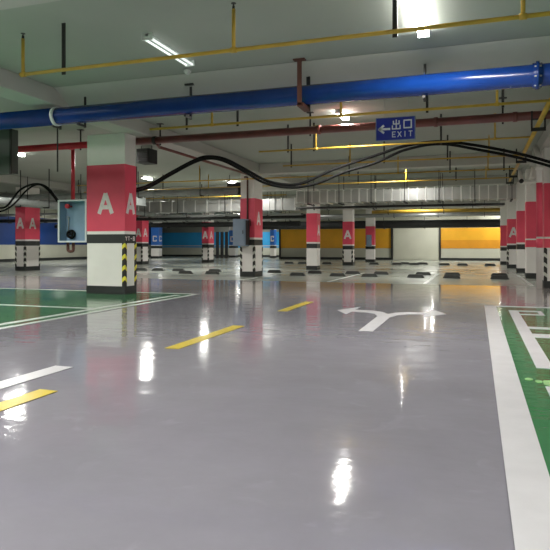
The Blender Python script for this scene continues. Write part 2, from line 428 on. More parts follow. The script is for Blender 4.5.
# ------------------------------------------------------------------ columns
def column(x0, x1, y0, y1, label, colour='pink', style='band', letter='A', faces=('f', 'r'), guard='guard', top=3.6, name_text=None, lw=.34, guards=None, pt=2.68, zt=2.9, zb=1.41, group='numbered columns'):
    cx, cy = (x0 + x1) / 2, (y0 + y1) / 2
    t = thing('column', (cx, cy, 0), label, 'column', group)
    MB().box(x0, x1, y0, y1, 0, top - .005).build('shaft', M['white'], t, bevel=.012)
    def shell(z0, z1, e, nm, m):
        return MB().box(x0 - e, x1 + e, y0 - e, y1 + e, z0, z1).build(nm, m, t)
    if style == 'band':
        shell(zb, zt, .004, 'colour_band', M[colour]); b_ = shell(zb - .27, zb - .07, .004, 'black_band', M['black'])
        gz = zb - .27
    else:
        zb = 1.03
        shell(1.03, 1.26, .004, 'colour_band', M[colour]); shell(1.31, pt, .004, 'colour_band', M[colour]); gz = 1.03
    shell(0, .18, .010, 'plinth', M['black'])
    gw = .065
    for sx, gx in ((1, x0), (-1, x1)):
        for sy, gy in ((1, y0), (-1, y1)):
            if guards and (('l' if sx == 1 else 'r') + ('f' if sy == 1 else 'b')) not in guards: continue
            e = .012
            mb = MB()
            mb.box(min(gx - sx * e, gx + sx * gw), max(gx - sx * e, gx + sx * gw), min(gy - sy * e, gy), max(gy - sy * e, gy), .18, gz)
            mb.box(min(gx - sx * e, gx), max(gx - sx * e, gx), min(gy, gy + sy * gw), max(gy, gy + sy * gw), .18, gz)
            mb.build('corner_guard', M[guard], t, origin=(gx, gy, .18))
    if letter:
        h = .46; zc = 1.80 if zb > 1.3 else zb + .3
        fs = []
        if 'f' in faces: fs.append(((cx - lw / 2, y0 - .004, zc), (1, 0, 0), (0, -1, 0), min(lw, (x1 - x0) * .62)))
        if 'r' in faces: fs.append(((x1 + .004, cy - min(lw, (y1 - y0) * .62) / 2, zc), (0, 1, 0), (1, 0, 0), min(lw, (y1 - y0) * .62)))
        for p, u, n, ww in fs:
            mb = MB()
            p = Vector(p)
            if n == (0, -1, 0): p.x = cx - ww / 2
            glyph(mb, letter, p, u, n, ww, h, .095)
            mb.build('letter', M['letter'], t)
    if name_text:
        mb = MB(); yy = y0 + .02
        for k, ch in enumerate(name_text):
            glyph(mb, ch, (x1 + .0042, yy + k * .10, 1.20), (0, 1, 0), (1, 0, 0), .065, .09, .02)
        mb.build('number_text', M['letter'], t)
    return t

# left row
C1x1 = x_at(124.8, 11.3); C1x0 = x_at(87, 11.3)
column(C1x0, C1x1, 11.3, 11.75, guards=['rf', 'rb'], label= 'largest rose and white column, nearest at left, numbered on its black band', name_text=['Y', 'T', '-', '8'])
cx = x_at(254.5, 19.05)
column(x_at(240.5, 19.05), cx, 19.05, 19.85, 'rose column lettered A carrying a blue grey box and dark conduit', guard='guardw', faces=('r',), lw=.3, zt=2.72, zb=1.36)
column(x_at(306.5, 25.2), x_at(317, 25.2), 25.2, 25.75, 'rose column standing in front of the left end of the orange wall, third of its row', guard='guardw', faces=('r',), guards=['xx'], group='numbered columns', zt=2.5, zb=1.23)
column(x_at(342.7, 31.4), x_at(352.6, 31.4), 31.4, 31.9, 'slim rose column lettered A before the orange wall, left of the one with a small box', guard='guardw', faces=('f',), zt=2.36, zb=1.13)
column(x_at(365.6, 37.8), x_at(374.2, 37.8), 37.8, 38.3, 'small far rose column with a small grey box, beside the cream panel', guard='guardw', faces=(), guards=['xx'], zt=2.3, zb=1.1)
# far left
column(x_at(15.5, 20.35), x_at(25, 20.35), 20.35, 21.25, 'rose column lettered A on two faces, at the far left before the navy wall', guard='guardw', faces=('f', 'r'), zt=2.88, zb=1.34)
column(x_at(135, 29.0), x_at(142, 29.0), 29.0, 29.7, 'rose column partly hidden just right of the largest column', guard='guardw', zt=2.9, zb=1.27)
column(x_at(202, 33.4), x_at(208.5, 33.4), 33.4, 34.2, 'small rose column in front of the sky blue wall', guard='guardw', zt=2.53, zb=1.2)
column(x_at(151, 43), x_at(158.5, 43), 43, 43.6, 'small blue column lettered C, nearest the hidden rose column', colour='blue_paint', letter='C', guard='guardw', guards=['xx'], zt=2.6, zb=1.1)
column(x_at(229, 48), x_at(235.5, 48), 48, 48.6, 'tiny blue column lettered C behind the grey box on the rose column', colour='blue_paint', letter='C', guard='guardw', guards=['xx'], zt=2.4, zb=1.1)
column(x_at(270, 47), x_at(274.5, 47), 47, 47.5, 'tiny far blue column lettered C left of the orange wall', colour='blue_paint', letter='C', faces=('f',), guard='guardw', guards=['xx'], zt=2.4, zb=1.1)
# right row
column(1.63, 2.23, 16.5, 17.0, 'rose and white column at the right picture edge with striped corner guard', style='low', letter=None, guard='guardw', guards=['lf'])
column(1.53, 2.13, 21.0, 21.5, 'rose and white column second from the right edge, white above its rose paint', style='low', pt=2.52, letter=None, guard='guardw', guards=['xx'])
column(1.50, 2.10, 25.2, 25.7, 'rose column third from the right edge, mostly hidden behind nearer columns', letter=None, guard='guardw', guards=['xx'], zt=2.45, zb=1.2)
column(1.36, 1.90, 30.0, 30.5, 'rose column lettered A in the right row', faces=('f',), guard='guardw', zt=2.33, zb=1.17)
column(1.26, 1.80, 35.6, 36.1, 'farthest rose column of the right row, against the orange wall', letter=None, guard='guardw', guards=['xx'], zt=2.2, zb=1.05)

# dark posts by the blue wall
for i, px in enumerate((217, 221.5, 226)):
    t = MB().box(x_at(px, 45) - .10, x_at(px, 45) + .10, 45, 45.2, 0, 2.2).box(x_at(px, 45) - .16, x_at(px, 45) + .16, 44.94, 45.26, 0, .06).build('steel_post', M['steel_black'], origin=(x_at(px, 45), 45.1, 0))
    tag(t, ['dark post right of the small rose column, left of three', 'middle one of three dark posts before the blue wall', 'dark post right of the small rose column, right of three'][i], 'post', 'dark posts before the blue wall')

# ------------------------------------------------------------------ pipes
def arc(pts, r=.12, n=5):
    """round the corners of a polyline"""
    P = [Vector(p) for p in pts]; out = [P[0]]
    for a, b_, c in zip(P, P[1:], P[2:]):
        u = (a - b_).normalized(); v = (c - b_).normalized()
        for k in range(n + 1):
            s = k / n
            out.append((b_ + u * r) * (1 - s) ** 2 + b_ * 2 * s * (1 - s) + (b_ + v * r) * s ** 2)
    out.append(P[-1]); return out

def hanger(parent, x, y, zt, zb, m='steel_black', wid=.035, plate=True):
    mb = MB().box(x - wid / 2, x + wid / 2, y - .008, y + .008, zb, zt)
    if plate: mb.box(x - .07, x + .07, y - .05, y + .05, zt - .015, zt)
    return mb.build('hanger', M[m], parent)

# blue main
YP, ZP, RP = 8.72, 3.40, .15
xj = x_at(57, YP)
t = thing('blue_pipe', (-3, YP, ZP), 'thick glossy blue pipe running across the whole ceiling', 'pipe')
MB().tube([(xj, YP, ZP), (X1 - .3, YP, ZP)], RP, 32).build('pipe_run', M['pipe_blue'], t)
MB().tube([(-16, YP, ZP), (xj, YP, ZP)], RP + .004, 32).build('pipe_run', M['pipe_blue'], t)
MB().tube([(xj - .03, YP, ZP), (xj + .03, YP, ZP)], RP + .02, 32).build('joint_ring', M['box_frame'], t)
xf = x_at(537, YP)
MB().tube([(xf - .02, YP, ZP), (xf + .02, YP, ZP)], RP + .04, 32).tube([(xf - .06, YP, ZP), (xf + .06, YP, ZP)], RP + .015, 32).build('flange', M['pipe_blue'], t)
for k in range(8):
    a = k * math.pi / 4 + .3
    MB().tube([(xf - .045, YP + (RP + .028) * math.cos(a), ZP + (RP + .028) * math.sin(a)), (xf + .045, YP + (RP + .028) * math.cos(a), ZP + (RP + .028) * math.sin(a))], .010, 6).build('bolt', M['galv'], t)
xx = x_at(303, YP)
MB().box(xx - .035, xx + .035, YP - .20, YP - .185, ZP - .19, ZC).box(xx - .09, xx + .09, YP - .24, YP - .14, ZC - .02, ZC).build('hanger_strap', M['steel_brown'], t)
MB().box(xx + .0, xx + .06, YP + .19, YP + .205, ZP - .19, 3.80).box(xx - .05, xx + .11, YP + .15, YP + .25, 3.78, 3.81).build('hanger_strap', M['steel_black'], t)
MB().box(xx - .035, xx + .06, YP - .20, YP + .205, ZP - .21, ZP - .155).build('cradle', M['steel_brown'], t)
for k, px in enumerate((54, 79, 186, 424, 556)):
    xx = x_at(px, YP)
    mb = MB().box(xx - .02, xx + .02, YP + .165, YP + .18, ZP - .20, 3.82)
    if px == 186: mb.box(xx - .08, xx + .08, YP + .10, YP + .22, 3.76, 3.79)
    mb.build('hanger_strap', M['steel_black'], t)
    MB().box(xx - .02, xx + .02, YP - .04, YP + .18, ZP - .19, ZP - .155).build('cradle', M['steel_black'], t)

# yellow sprinkler branches
ZY = 3.30
rows = [
    (6.15, x_at(23, 6.15), 4.5, (x_at(23, 6.15), -2.6, .42, 3.4), 'yellow sprinkler pipe nearest the viewer, turning up at its left end'),
    (9.85, x_at(150, 9.85), 1.1, (x_at(212, 9.85), x_at(341, 9.85), x_at(497, 9.85)), 'yellow sprinkler pipe just behind the thick blue pipe'),
    (13.05, x_at(259, 13.05), 1.1, (x_at(316, 13.05), x_at(495, 13.05)), 'thin yellow sprinkler pipe crossing just below the exit sign'),
    (15.6, x_at(283, 15.6), 1.1, (x_at(350, 15.6), x_at(489, 15.6)), 'thin dull yellow sprinkler pipe behind the black cables'),
    (18.3, -14.0, 1.1, (-12.5, -9.0, x_at(398, 18.3), x_at(488, 18.3)), 'bright yellow sprinkler pipe lit by the far ceiling lamp'),
    (20.7, -15.5, 1.1, (-13.2, -9.8, x_at(406, 20.7), x_at(486, 20.7)), 'thin grey yellow sprinkler pipe just above the silver duct'),
    (24.6, -16.5, -7.9, (-14.0, -10.0), 'far left yellow sprinkler pipe above the left silver duct'),
]
for k, (yy, xa, xb, risers, lab) in enumerate(rows):
    r = .023 if k < 2 else .02
    t = thing('sprinkler_pipe', (xa, yy, ZY), lab, 'pipe', 'yellow sprinkler pipes')
    MB().tube([(xa - (.0 if k == 0 else 0), yy, ZY), (xb, yy, ZY)], r, 12).build('pipe_run', M['pipe_yellow'], t)
    for x in risers:
        ri = MB().tube([(x, yy, ZY), (x, yy, ZC - .14)], r * .95, 10).build('riser', M['pipe_yellow'], t)
        MB().tube([(x, yy, ZC - .14), (x, yy, ZC - .10)], .016, 8).tube([(x, yy, ZC - .075), (x, yy, ZC - .07)], .03, 10).tube([(x, yy, ZC - .10), (x, yy, ZC - .07)], .006, 6).build('sprinkler_head', M['pipe_yellow'] if k else M['steel_black'], ri)
        MB().tube([(x - .035, yy, ZY), (x + .035, yy, ZY)], r + .009, 12).build('tee_fitting', M['pipe_yellow'], t)
    if k == 0: hs = [x_at(62, yy), x_at(394.5, yy)]
    elif k == 1: hs = [x_at(186, yy), x_at(237, yy), x_at(427, yy), x_at(503, yy)]
    elif k == 2: hs = [x_at(283, 12.7), x_at(309.5, 12.7), x_at(440, 12.7)]
    elif k == 3: hs = [x_at(291, 15.6), x_at(384, 15.6), x_at(447.5, 15.6)]
    elif k == 4: hs = [-11.5, x_at(349, 18.3), x_at(450, 18.3), x_at(504, 18.3)]
    elif k == 5: hs = [-11.8, x_at(358, 20.7), x_at(456, 20.7)]
    else: hs = [-15, -12]
    for x in hs:
        hanger(t, x, yy + r + .008, ZC, ZY - .05, wid=.05 if k == 0 else .04, plate=False)
# main along the right row
t = thing('sprinkler_main', (1.06, 15, ZY), 'thicker yellow pipe running away above the right column row in black square hangers', 'pipe')
MB().tube([(1.06, 9.85, ZY), (1.06, 21.9, ZY)], .042, 16).build('pipe_run', M['pipe_yellow'], t)
for yy in (11.75, 16.2, 19.6, 21.6):
    mb = MB()
    for s in (-1, 1): mb.box(1.06 + s * .11 - .015, 1.06 + s * .11 + .015, yy - .02, yy + .02, ZY - .10, ZY + .11 if s > 0 else ZY + .25)
    mb.box(.935, 1.185, yy - .02, yy + .02, ZY - .12, ZY - .055).box(.935, 1.185, yy - .02, yy + .02, ZY + .085, ZY + .11)
    mb.build('square_hanger', M['steel_black'], t)

# red fire main
YR, ZR = 11.92, 3.50
t = thing('fire_pipe', (-3, YR, ZR), 'long dark red pipe crossing behind the exit sign', 'pipe')
MB().tube([(-8.3, YR, ZR), (X1 - .3, YR, ZR)], .082, 20).build('pipe_run', M['pipe_red'], t)
MB().tube([(-16, YR, ZR), (-8.3, YR, ZR)], .08, 20).build('pipe_run', M['brightred'], t)['label'] = 'bright red left run of the pipe'
for px in (10, 155, 319, 436, 515):
    xx = x_at(px, YR)
    MB().tube([(xx - .04, YR, ZR), (xx + .04, YR, ZR)], .098, 20).build('coupling', M['pipe_red'] if px > 200 else M['steel_black'], t)
for px in (78, 158, 309, 503):
    hanger(t, x_at(px, YR), YR + .1, ZC, ZR - .1)
# red drop pipe and side pipe
xr = x_at(73.5, 12.3)
t = tag(MB().tube(arc([(xr, YR + .36, ZR - .02), (xr, YR + .36, 2.7), (xr, YR + .36, 2.08)]), .048, 14).tube([(xr, YR + .10, ZR), (xr, YR + .36, ZR)], .048, 12).build('drop_pipe', M['brightred'], origin=(xr, 12.2, 2.1)), 'bright red vertical pipe dropping to the pale blue cabinet', 'pipe')
t = tag(MB().tube([(-7.0, YR + .2, ZR - .12), (-7.0, 18.6, ZR - .12)], .035, 12).tube([(-7.0, YR + .2, ZR - .12), (-7.0, YR + .03, ZR - .02)], .035, 10).build('branch_pipe', M['pipe_red'], origin=(-7.0, 15, ZR - .12)), 'thin red branch pipe running along the beam toward the second rose column', 'pipe')
# long rod at left
xx = x_at(57.5, 9.0)
tag(MB().tube([(xx, 9.0, ZC), (xx, 9.0, 2.45)], .014, 8).box(xx - .05, xx + .05, 8.95, 9.05, ZC - .012, ZC).build('threaded_rod', M['steel_black'], origin=(xx, 9, ZC)), 'long black rod hanging down past the blue pipe at left', 'rod')

# ------------------------------------------------------------------ exit sign
YS = 10.1
sx0, sx1, sz0, sz1 = x_at(376, YS), x_at(415, YS), 2.875, 3.262
t = thing('exit_sign', ((sx0 + sx1) / 2, YS, sz0), 'blue hanging exit sign with white arrow and lettering', 'sign')
MB().box(sx0, sx1, YS, YS + .04, sz0, sz1).build('panel', M['sign_blue'], t, bevel=.004)
MB().box(sx0 - .006, sx0 + .006, YS - .004, YS + .044, sz0, sz1).box(sx1 - .006, sx1 + .006, YS - .004, YS + .044, sz0, sz1).box(sx0, sx1, YS - .003, YS + .043, sz1 - .006, sz1 + .004).box(sx0, sx1, YS - .003, YS + .043, sz0 - .004, sz0 + .006).build('rim', M['box_grey'], t)
W_, H_ = sx1 - sx0, sz1 - sz0
n, u = (0, -1, 0), (1, 0, 0)
mb = MB(); ya = YS - .001
cz = sz0 + .50 * H_
mb.bar((sx0 + .075 * W_, ya, cz), (sx0 + .37 * W_, ya, cz), .035, .004, n)
mb.bar((sx0 + .07 * W_, ya, cz - .006), (sx0 + .21 * W_, ya, cz + .17 * H_), .036, .004, n)
mb.bar((sx0 + .07 * W_, ya, cz + .006), (sx0 + .21 * W_, ya, cz - .17 * H_), .036, .004, n)
mb.build('arrow', M['sign_white'], t)
mb = MB(); glyph(mb, 'chu', (sx0 + .42 * W_, ya, sz0 + .47 * H_), u, n, .21 * W_, .42 * H_, .020)
glyph(mb, 'kou', (sx0 + .70 * W_, ya, sz0 + .47 * H_), u, n, .23 * W_, .40 * H_, .022); mb.build('chinese_lettering', M['sign_white'], t)
mb = MB()
for k, ch in enumerate('EXIT'): glyph(mb, ch, (sx0 + (.42 + .14 * k) * W_, ya, sz0 + .13 * H_), u, n, .095 * W_, .24 * H_, .014)
mb.build('exit_lettering', M['sign_white'], t)
for px in (384, 408):
    xx = x_at(px, YS)
    MB().tube([(xx, YS + .02, sz1), (xx, YS + .02, ZC)], .006, 8).build('suspension_rod', M['galv'], t)

# ------------------------------------------------------------------ cabinets
bx0, bx1 = x_at(58.5, 11.3), C1x0 - .012
t = thing('fire_cabinet', ((bx0 + bx1) / 2, 11.4, 1.17), 'pale blue open wall cabinet with red bell, on the left side of the largest column', 'cabinet')
ymx = 11.56
MB().box(bx0 + .03, bx1 - .03, ymx - .02, ymx, 1.2, 2.1).box(bx0, bx0 + .03, 11.3, ymx, 1.17, 2.13).box(bx1 - .03, bx1, 11.3, ymx, 1.17, 2.13).box(bx0 + .03, bx1 - .03, 11.3, ymx, 1.17, 1.2).box(bx0 + .03, bx1 - .03, 11.3, ymx, 2.10, 2.13).build('body', M['box_blue'], t)
mb = MB(); f = .035
mb.box(bx0 - .01, bx0 + f, 11.285, 11.3, 1.16, 2.14).box(bx1 - f, bx1 + .006, 11.285, 11.3, 1.16, 2.14).box(bx0 + f, bx1 - f, 11.285, 11.3, 1.16, 1.16 + f).box(bx0 + f, bx1 - f, 11.285, 11.3, 2.14 - f, 2.14)
mb.build('front_frame', M['box_frame'], t)
MB().tube([(bx0 + .18, 11.36, 2.0), (bx0 + .18, 11.43, 2.0)], .055, 20).tube([(bx0 + .18, 11.345, 2.0), (bx0 + .18, 11.36, 2.0)], .03, 16).tube([(bx0 + .18, 11.43, 2.0), (bx0 + .18, 11.55, 2.0)], .02, 8).build('alarm_bell', M['brightred'], t)
MB().ring((bx0 + .2, 11.45, 1.35), (0, 1, 0), .075, .022).ring((bx0 + .2, 11.51, 1.35), (0, 1, 0), .09, .022).tube([(bx0 + .2, 11.40, 1.35), (bx0 + .2, 11.55, 1.35)], .02, 8).build('hose_coil', M['cable'], t)
MB().tube([(bx0 + .12, 11.5, 1.36), (bx0 + .12, 11.5, 1.70), (bx0 + .12, 11.53, 1.75)], .012, 8).ring((bx0 + .12, 11.48, 1.74), (0, 1, 0), .03, .008).build('valve', M['galv'], t)
MB().tube([(bx1 - .22, 11.53, 1.86), (bx1 - .1, 11.53, 1.83), (bx1 - .08, 11.53, 1.75)], .01, 8).build('door_latch', M['steel_black'], t)
xl = x_at(68, 11.46)
MB().tube(arc([(xl, 11.46, 1.17), (xl, 11.46, .95), (xl + .15, 11.46, .95), (xl + .15, 11.46, 1.17)], .06), .034, 12).build('drain_loop', M['steel_brown'], t)

# box on second column
x0, x1 = x_at(232, 18.55), x_at(244, 18.55)
t = thing('control_box', ((x0 + x1) / 2, 18.8, 1.05), 'blue grey electrical box mounted on the front of the second rose column', 'electrical box')
MB().box(x0, x1, 18.62, 19.03, 1.06, 1.99).build('case', M['box_grey'], t, bevel=.01)
MB().box(x0 + .03, x1 - .03, 18.605, 18.62, 1.09, 1.96).build('door', M['box_grey'], t, bevel=.004)
MB().box(x1 - .07, x1 - .05, 18.58, 18.605, 1.48, 1.60).build('handle', M['steel_black'], t)
MB().box(x1 + .001, x1 + .02, 18.7, 19.03, 1.10, 1.94).build('dark_side_sheet', M['steel_black'], t)  # black sheet covering the right side of the case
xx = x_at(247.5, 19.0)
t = tag(MB().tube(arc([(xx, 19.0, 1.05), (xx, 19.0, 3.45), (xx - .12, 19.0, 3.45)], .05), .03, 10).tube([(xx, 18.99, 1.9), (xx + .12, 18.95, 1.98), (xx + .14, 18.95, 1.75)], .018, 8).build('conduit', M['steel_brown'], origin=(xx, 19, 1)), 'dark conduit climbing the second rose column beside the grey box', 'conduit')
x0, x1 = x_at(366, 37.5), x_at(371, 37.5)
t = thing('switch_box', ((x0 + x1) / 2, 37.6, 1.0), 'small grey switch box on the far rose column beside the cream panel', 'electrical box')
MB().box(x0, x1, 37.55, 37.79, 1.0, 1.75).build('case', M['box_grey'], t, bevel=.02)
MB().box(x0 + .03, x1 - .03, 37.53, 37.55, 1.05, 1.7).build('door', M['box_grey'], t)

# right column pipes
t = thing('downpipe', (1.50, 16.3, 0), 'white round downpipe with rose band beside the column at the right edge', 'pipe')
MB().tube(arc([(1.50, 16.36, .0), (1.50, 16.36, 3.3), (1.50, 17.3, 3.72)], .2), .072, 20).build('pipe_run', M['white'], t)
MB().tube([(1.50, 16.36, 1.31), (1.50, 16.36, 2.68)], .076, 20).tube([(1.50, 16.36, 1.03), (1.50, 16.36, 1.26)], .076, 20).build('rose_band', M['pink'], t)
MB().tube([(1.50, 16.36, 3.0), (1.50, 16.36, 3.12)], .092, 20).box(1.50, 1.6, 16.38, 16.42, 3.04, 3.08).build('pipe_collar', M['white'], t)
t = thing('drain_pipe', (1.3, 20.6, 3.3), 'white elbowed drain pipes joining at the head of the right row columns', 'pipe')
MB().tube(arc([(1.28, 20.8, 3.52), (1.36, 20.5, 3.15), (1.62, 20.4, 3.10), (2.2, 20.3, 3.25)], .12), .075, 18).build('pipe_run', M['white'], t)
MB().tube([(1.62, 20.75, 3.05), (1.66, 20.5, 3.35), (1.68, 20.4, 3.58)], .06, 16).build('pipe_run', M['white'], t)
MB().tube([(1.34, 20.32, 3.14), (1.34, 20.42, 3.14)], .07, 14).build('open_end', M['steel_black'], t)
t = tag(MB().box(1.86, 1.98, 16.36, 16.42, 1.9, 3.55).box(1.83, 2.01, 16.34, 16.44, 2.3, 2.36).build('wiring_conduit', M['steel_black'], origin=(1.92, 16.4, 1.9)), 'dark vertical cable trunk on the column at the right edge', 'trunking')

# ------------------------------------------------------------------ ducts
def duct(x0, x1, y0, y1, z0, z1, label, step=.62, m='duct'):
    t = thing('air_duct', ((x0 + x1) / 2, (y0 + y1) / 2, z0), label, 'air duct', 'silver air ducts')
    MB().box(x0, x1, y0, y1, z0, z1).build('casing', M[m], t)
    n = int((x1 - x0) / step)
    for k in range(n + 1):
        xx = x0 + (x1 - x0) * k / n
        major = k % 4 == 0
        e = .045 if major else .03; wd = .05 if major else .035
        MB().box(xx - wd / 2, xx + wd / 2, y0 - e, y1 + e, z0 - e, z1 + e).build('flange' if major else 'rib', M['rib'], t)
    for k in range(1, n, 4):
        xx = x0 + (x1 - x0) * (k + .5) / n
        MB().box(xx - .012, xx + .012, y0 - .06, y0 - .04, z0 - .06, ZC).box(xx - .012, xx + .012, y1 + .04, y1 + .06, z0 - .06, ZC).box(xx - .03, xx + .03, y0 - .1, y1 + .1, z0 - .08, z0 - .04).build('hanger', M['steel_black'], t)
    return t
duct(-6.9, 1.35, 22.9, 23.7, 2.80, 3.25, 'long ribbed silver air duct crossing above the orange wall', .31)
duct(-17.4, -7.9, 25.9, 26.7, 2.72, 3.25, 'silver air duct between the largest and the second rose column', .62)
t = tag(MB().box(-20, -13.9, 22.2, 22.9, 2.85, 3.2).box(-20, -13.88, 22.17, 22.93, 2.83, 2.86).build('air_duct', M['greypipe'], origin=(-17, 22.5, 2.9)), 'dull grey air duct at far left above the two-faced rose column', 'air duct')
for xx in (-19, -15): MB().box(xx, xx + .03, 22.1, 22.13, 2.8, ZC - .002).box(xx - .02, xx + .05, 22.1, 23.0, 2.79, 2.825).build('hanger', M['steel_black'], t)
# round ducts at left running away
t = tag(MB().tube([(-20.6, 15.0, 3.35), (-20.6, 40, 3.35)], .16, 16).build('round_duct', M['greypipe'], origin=(-15.2, 20, 3)), 'grey round duct running away at upper left', 'air duct')
for xx, zz, lab in ((-15.0, 2.6, 'grey pipe running away at left above the two-faced rose column, nearer one'), (-16.3, 2.66, 'grey pipe running away at left above the two-faced rose column, farther one')):
    t = thing('ceiling_pipe', (xx, 20, zz), lab, 'pipe')
    MB().tube([(xx, 13.5, zz), (xx, 25.5, zz)], .11, 16).build('pipe_run', M['greypipe'], t)
    for yy in (14.5, 17.8, 21.2, 24.4):
        MB().box(xx + .12, xx + .14, yy, yy + .03, zz - .14, ZC - .002).box(xx - .14, xx + .14, yy, yy + .03, zz - .15, zz - .11).build('hanger', M['steel_black'], t)
# far insulated pipes
far = [
    (39.2, 2.46, .26, x_at(262, 39.2), 5, 'insul', 'thick black insulated pipe above the orange wall'),
    (36.5, 2.92, .12, x_at(300, 36.5), 5, 'galv', 'shiny silver pipe above the black insulated pipe'),
    (29.0, 2.72, .085, x_at(372, 29), 1.0, 'pipe_yellow', 'yellow gas pipe below the long silver duct'),
    (33.0, 2.35, .14, -27, x_at(300, 33), 'insul', 'black insulated pipe above the sky blue wall'),
    (30.5, 2.62, .12, -27, -7.9, 'greypipe', 'grey wrapped pipe high above the sky blue wall'),
    (28.0, 2.52, .10, -27, -8.0, 'insul', 'dark pipe just above the hidden rose column'),
    (37.0, 2.85, .14, -28, -8, 'galv', 'far silver pipe between the blue wall and ceiling'),
    (19.7, 3.06, .12, -26, -8.2, 'greypipe', 'slim grey pipe crossing behind the largest column'),
    (24.0, 2.66, .045, x_at(296, 24), 1.0, 'steel_black', 'thin black pipe slung under the long silver duct'),
]
for yy, zz, r, xa, xb, mm, lab in far:
    t = thing('ceiling_pipe', ((xa + xb) / 2, yy, zz), lab, 'pipe', 'distant ceiling pipes')
    MB().tube([(xa, yy, zz), (xb, yy, zz)], r, 16).build('pipe_run', M[mm], t)
    k = xa + .8
    while k < xb - .3:
        MB().box(k - .012, k + .012, yy - r - .03, yy - r - .01, zz - r - .03, ZC).box(k - .015, k + .015, yy - r - .03, yy + r + .03, zz - r - .05, zz - r).build('hanger', M['steel_black'], t)
        k += 2.6
def tray(x0, x1, yy, zz, label):
    t = thing('cable_tray', ((x0 + x1) / 2, yy, zz), label, 'cable tray', 'cable trays')
    MB().box(x0, x1, yy, yy + .4, zz, zz + .01).box(x0, x1, yy - .01, yy, zz, zz + .09).box(x0, x1, yy + .4, yy + .41, zz, zz + .09).build('tray', M['galv'], t)
    for k in range(5):
        pts = [(x0 + (x1 - x0) * i / 24, yy + .05 + .07 * k + random.uniform(-.02, .02), zz + .035 + random.uniform(0, .03)) for i in range(25)]
        MB().tube(pts, .018, 6).build('cable', M['cable'], t)
    x = x0 + .7
    while x < x1:
        MB().tube([(x, yy - .03, zz - .03), (x, yy - .03, ZC)], .01, 6).tube([(x, yy + .43, zz - .03), (x, yy + .43, ZC)], .01, 6).box(x - .02, x + .02, yy - .06, yy + .46, zz - .04, zz).build('hanger', M['steel_black'], t)
        x += 2.2
tray(-17, -8.0, 27.2, 2.55, 'cable tray loaded with cables above the blue walls')
tray(x_at(270, 27.5), 1.1, 27.5, 2.80, 'cable tray below the long silver duct')
tray(-26, -19.0, 24.0, 2.6, 'cable tray at far left above the navy wall')
# fan boxes
for (pa, pb, yy, z0, z1, lab) in ((136.5, 149, 14.4, 3.40, 3.80, 'dark square fan box behind the top of the largest column'), (227, 240, 21.6, 3.12, 3.56, 'dark louvred fan box left of the second rose column')):
    a, b_ = x_at(pa, yy), x_at(pb, yy)
    t = thing('fan_box', ((a + b_) / 2, yy, z0), lab, 'ventilator', 'fan boxes')
    MB().box(a, b_, yy, yy + .45, z0, z1).build('case', M['insul'], t)
    mb = MB()
    for k in range(5): mb.box(a + .04, b_ - .04, yy - .02, yy, z0 + .04 + k * (z1 - z0 - .06) / 5, z0 + .09 + k * (z1 - z0 - .06) / 5)
    mb.build('louvre', M['steel_black'], t)
    MB().tube([(a + .03, yy + .2, z1), (a + .03, yy + .2, ZC)], .012, 6).build('hanger', M['steel_black'], t)
    MB().tube([(b_ - .03, yy + .2, z1), (b_ - .03, yy + .2, ZC)], .012, 6).build('hanger', M['steel_black'], t)
# grey box at left edge
xa, xb = x_at(-20, 10.4), x_at(11, 10.4)
t = thing('smoke_duct', ((xa + xb) / 2, 10.5, 2.4), 'dark grey square duct end at the left picture edge under the blue pipe', 'air duct')
MB().box(xa, xb, 10.4, 10.62, 2.68, 3.66).build('casing', M['dark_steel'], t, bevel=.01)
MB().box(xb - .02, xb + .02, 10.37, 10.40, 2.66, 3.68).build('flange', M['steel_black'], t)
MB().box(xb - .2, xb - .16, 10.5, 10.54, 3.66, ZC).build('hanger', M['steel_black'], t)

# ------------------------------------------------------------------ hanging black cables
def catmull(pts, n=8):
    P = [Vector(p) for p in pts]; P = [P[0] * 2 - P[1]] + P + [P[-1] * 2 - P[-2]]; out = []
    for i in range(1, len(P) - 2):
        for k in range(n):
            t_ = k / n; a, b_, c, d = P[i - 1], P[i], P[i + 1], P[i + 2]
            out.append(.5 * ((2 * b_) + (c - a) * t_ + (2 * a - 5 * b_ + 4 * c - d) * t_ ** 2 + (3 * b_ - a - 3 * c + d) * t_ ** 3))
    out.append(P[-2]); return out
def cab(pts, y_a, y_b, r, label, grp, nm='power_cable'):
    W = []
    pa, pb = pts[0][0], pts[-1][0]
    for px, py in pts:
        Y = y_a + (y_b - y_a) * (px - pa) / (pb - pa)
        X = x_at(px, Y)
        D = Y * math.cos(YAW) - X * math.sin(YAW)
        W.append((X, Y, 1.1 + (245 - py) * D / FPX))
    return tag(MB().tube(catmull(W), r, 10).build(nm, M['cable'], origin=W[0]), label, 'cable', grp)
cab([(128, 190), (147, 186), (172, 172), (195, 160), (208, 156.5), (225, 159), (245, 169), (265, 180), (285, 184.5), (303, 183), (330, 171), (352, 163), (380, 154), (405, 146), (440, 141.5), (480, 146), (520, 154), (553, 163), (575, 170)], 12.3, 14.3, .033, 'upper black cable sagging from column to column across the picture', 'sagging cables')
cab([(128, 192), (147, 188), (172, 174), (195, 162), (210, 158.5), (225, 161.5), (245, 172), (265, 183), (290, 187.5), (315, 184), (345, 172), (375, 163), (405, 150), (440, 144), (480, 150), (520, 158), (553, 167), (575, 174)], 12.1, 14.1, .031, 'lower black cable sagging beside its twin across the picture', 'sagging cables')
cab([(-14, 206), (0, 208), (8, 205), (20, 190), (35, 184), (48, 188), (60, 203)], 12.0, 11.56, .025, 'black cable looping over the far left rose column into the blue cabinet', 'looping cables')
cab([(-14, 212), (2, 211), (14, 204), (27, 190), (38, 184.5), (48, 190), (61, 206)], 12.2, 11.5, .022, 'lower black cable loop at far left', 'looping cables')

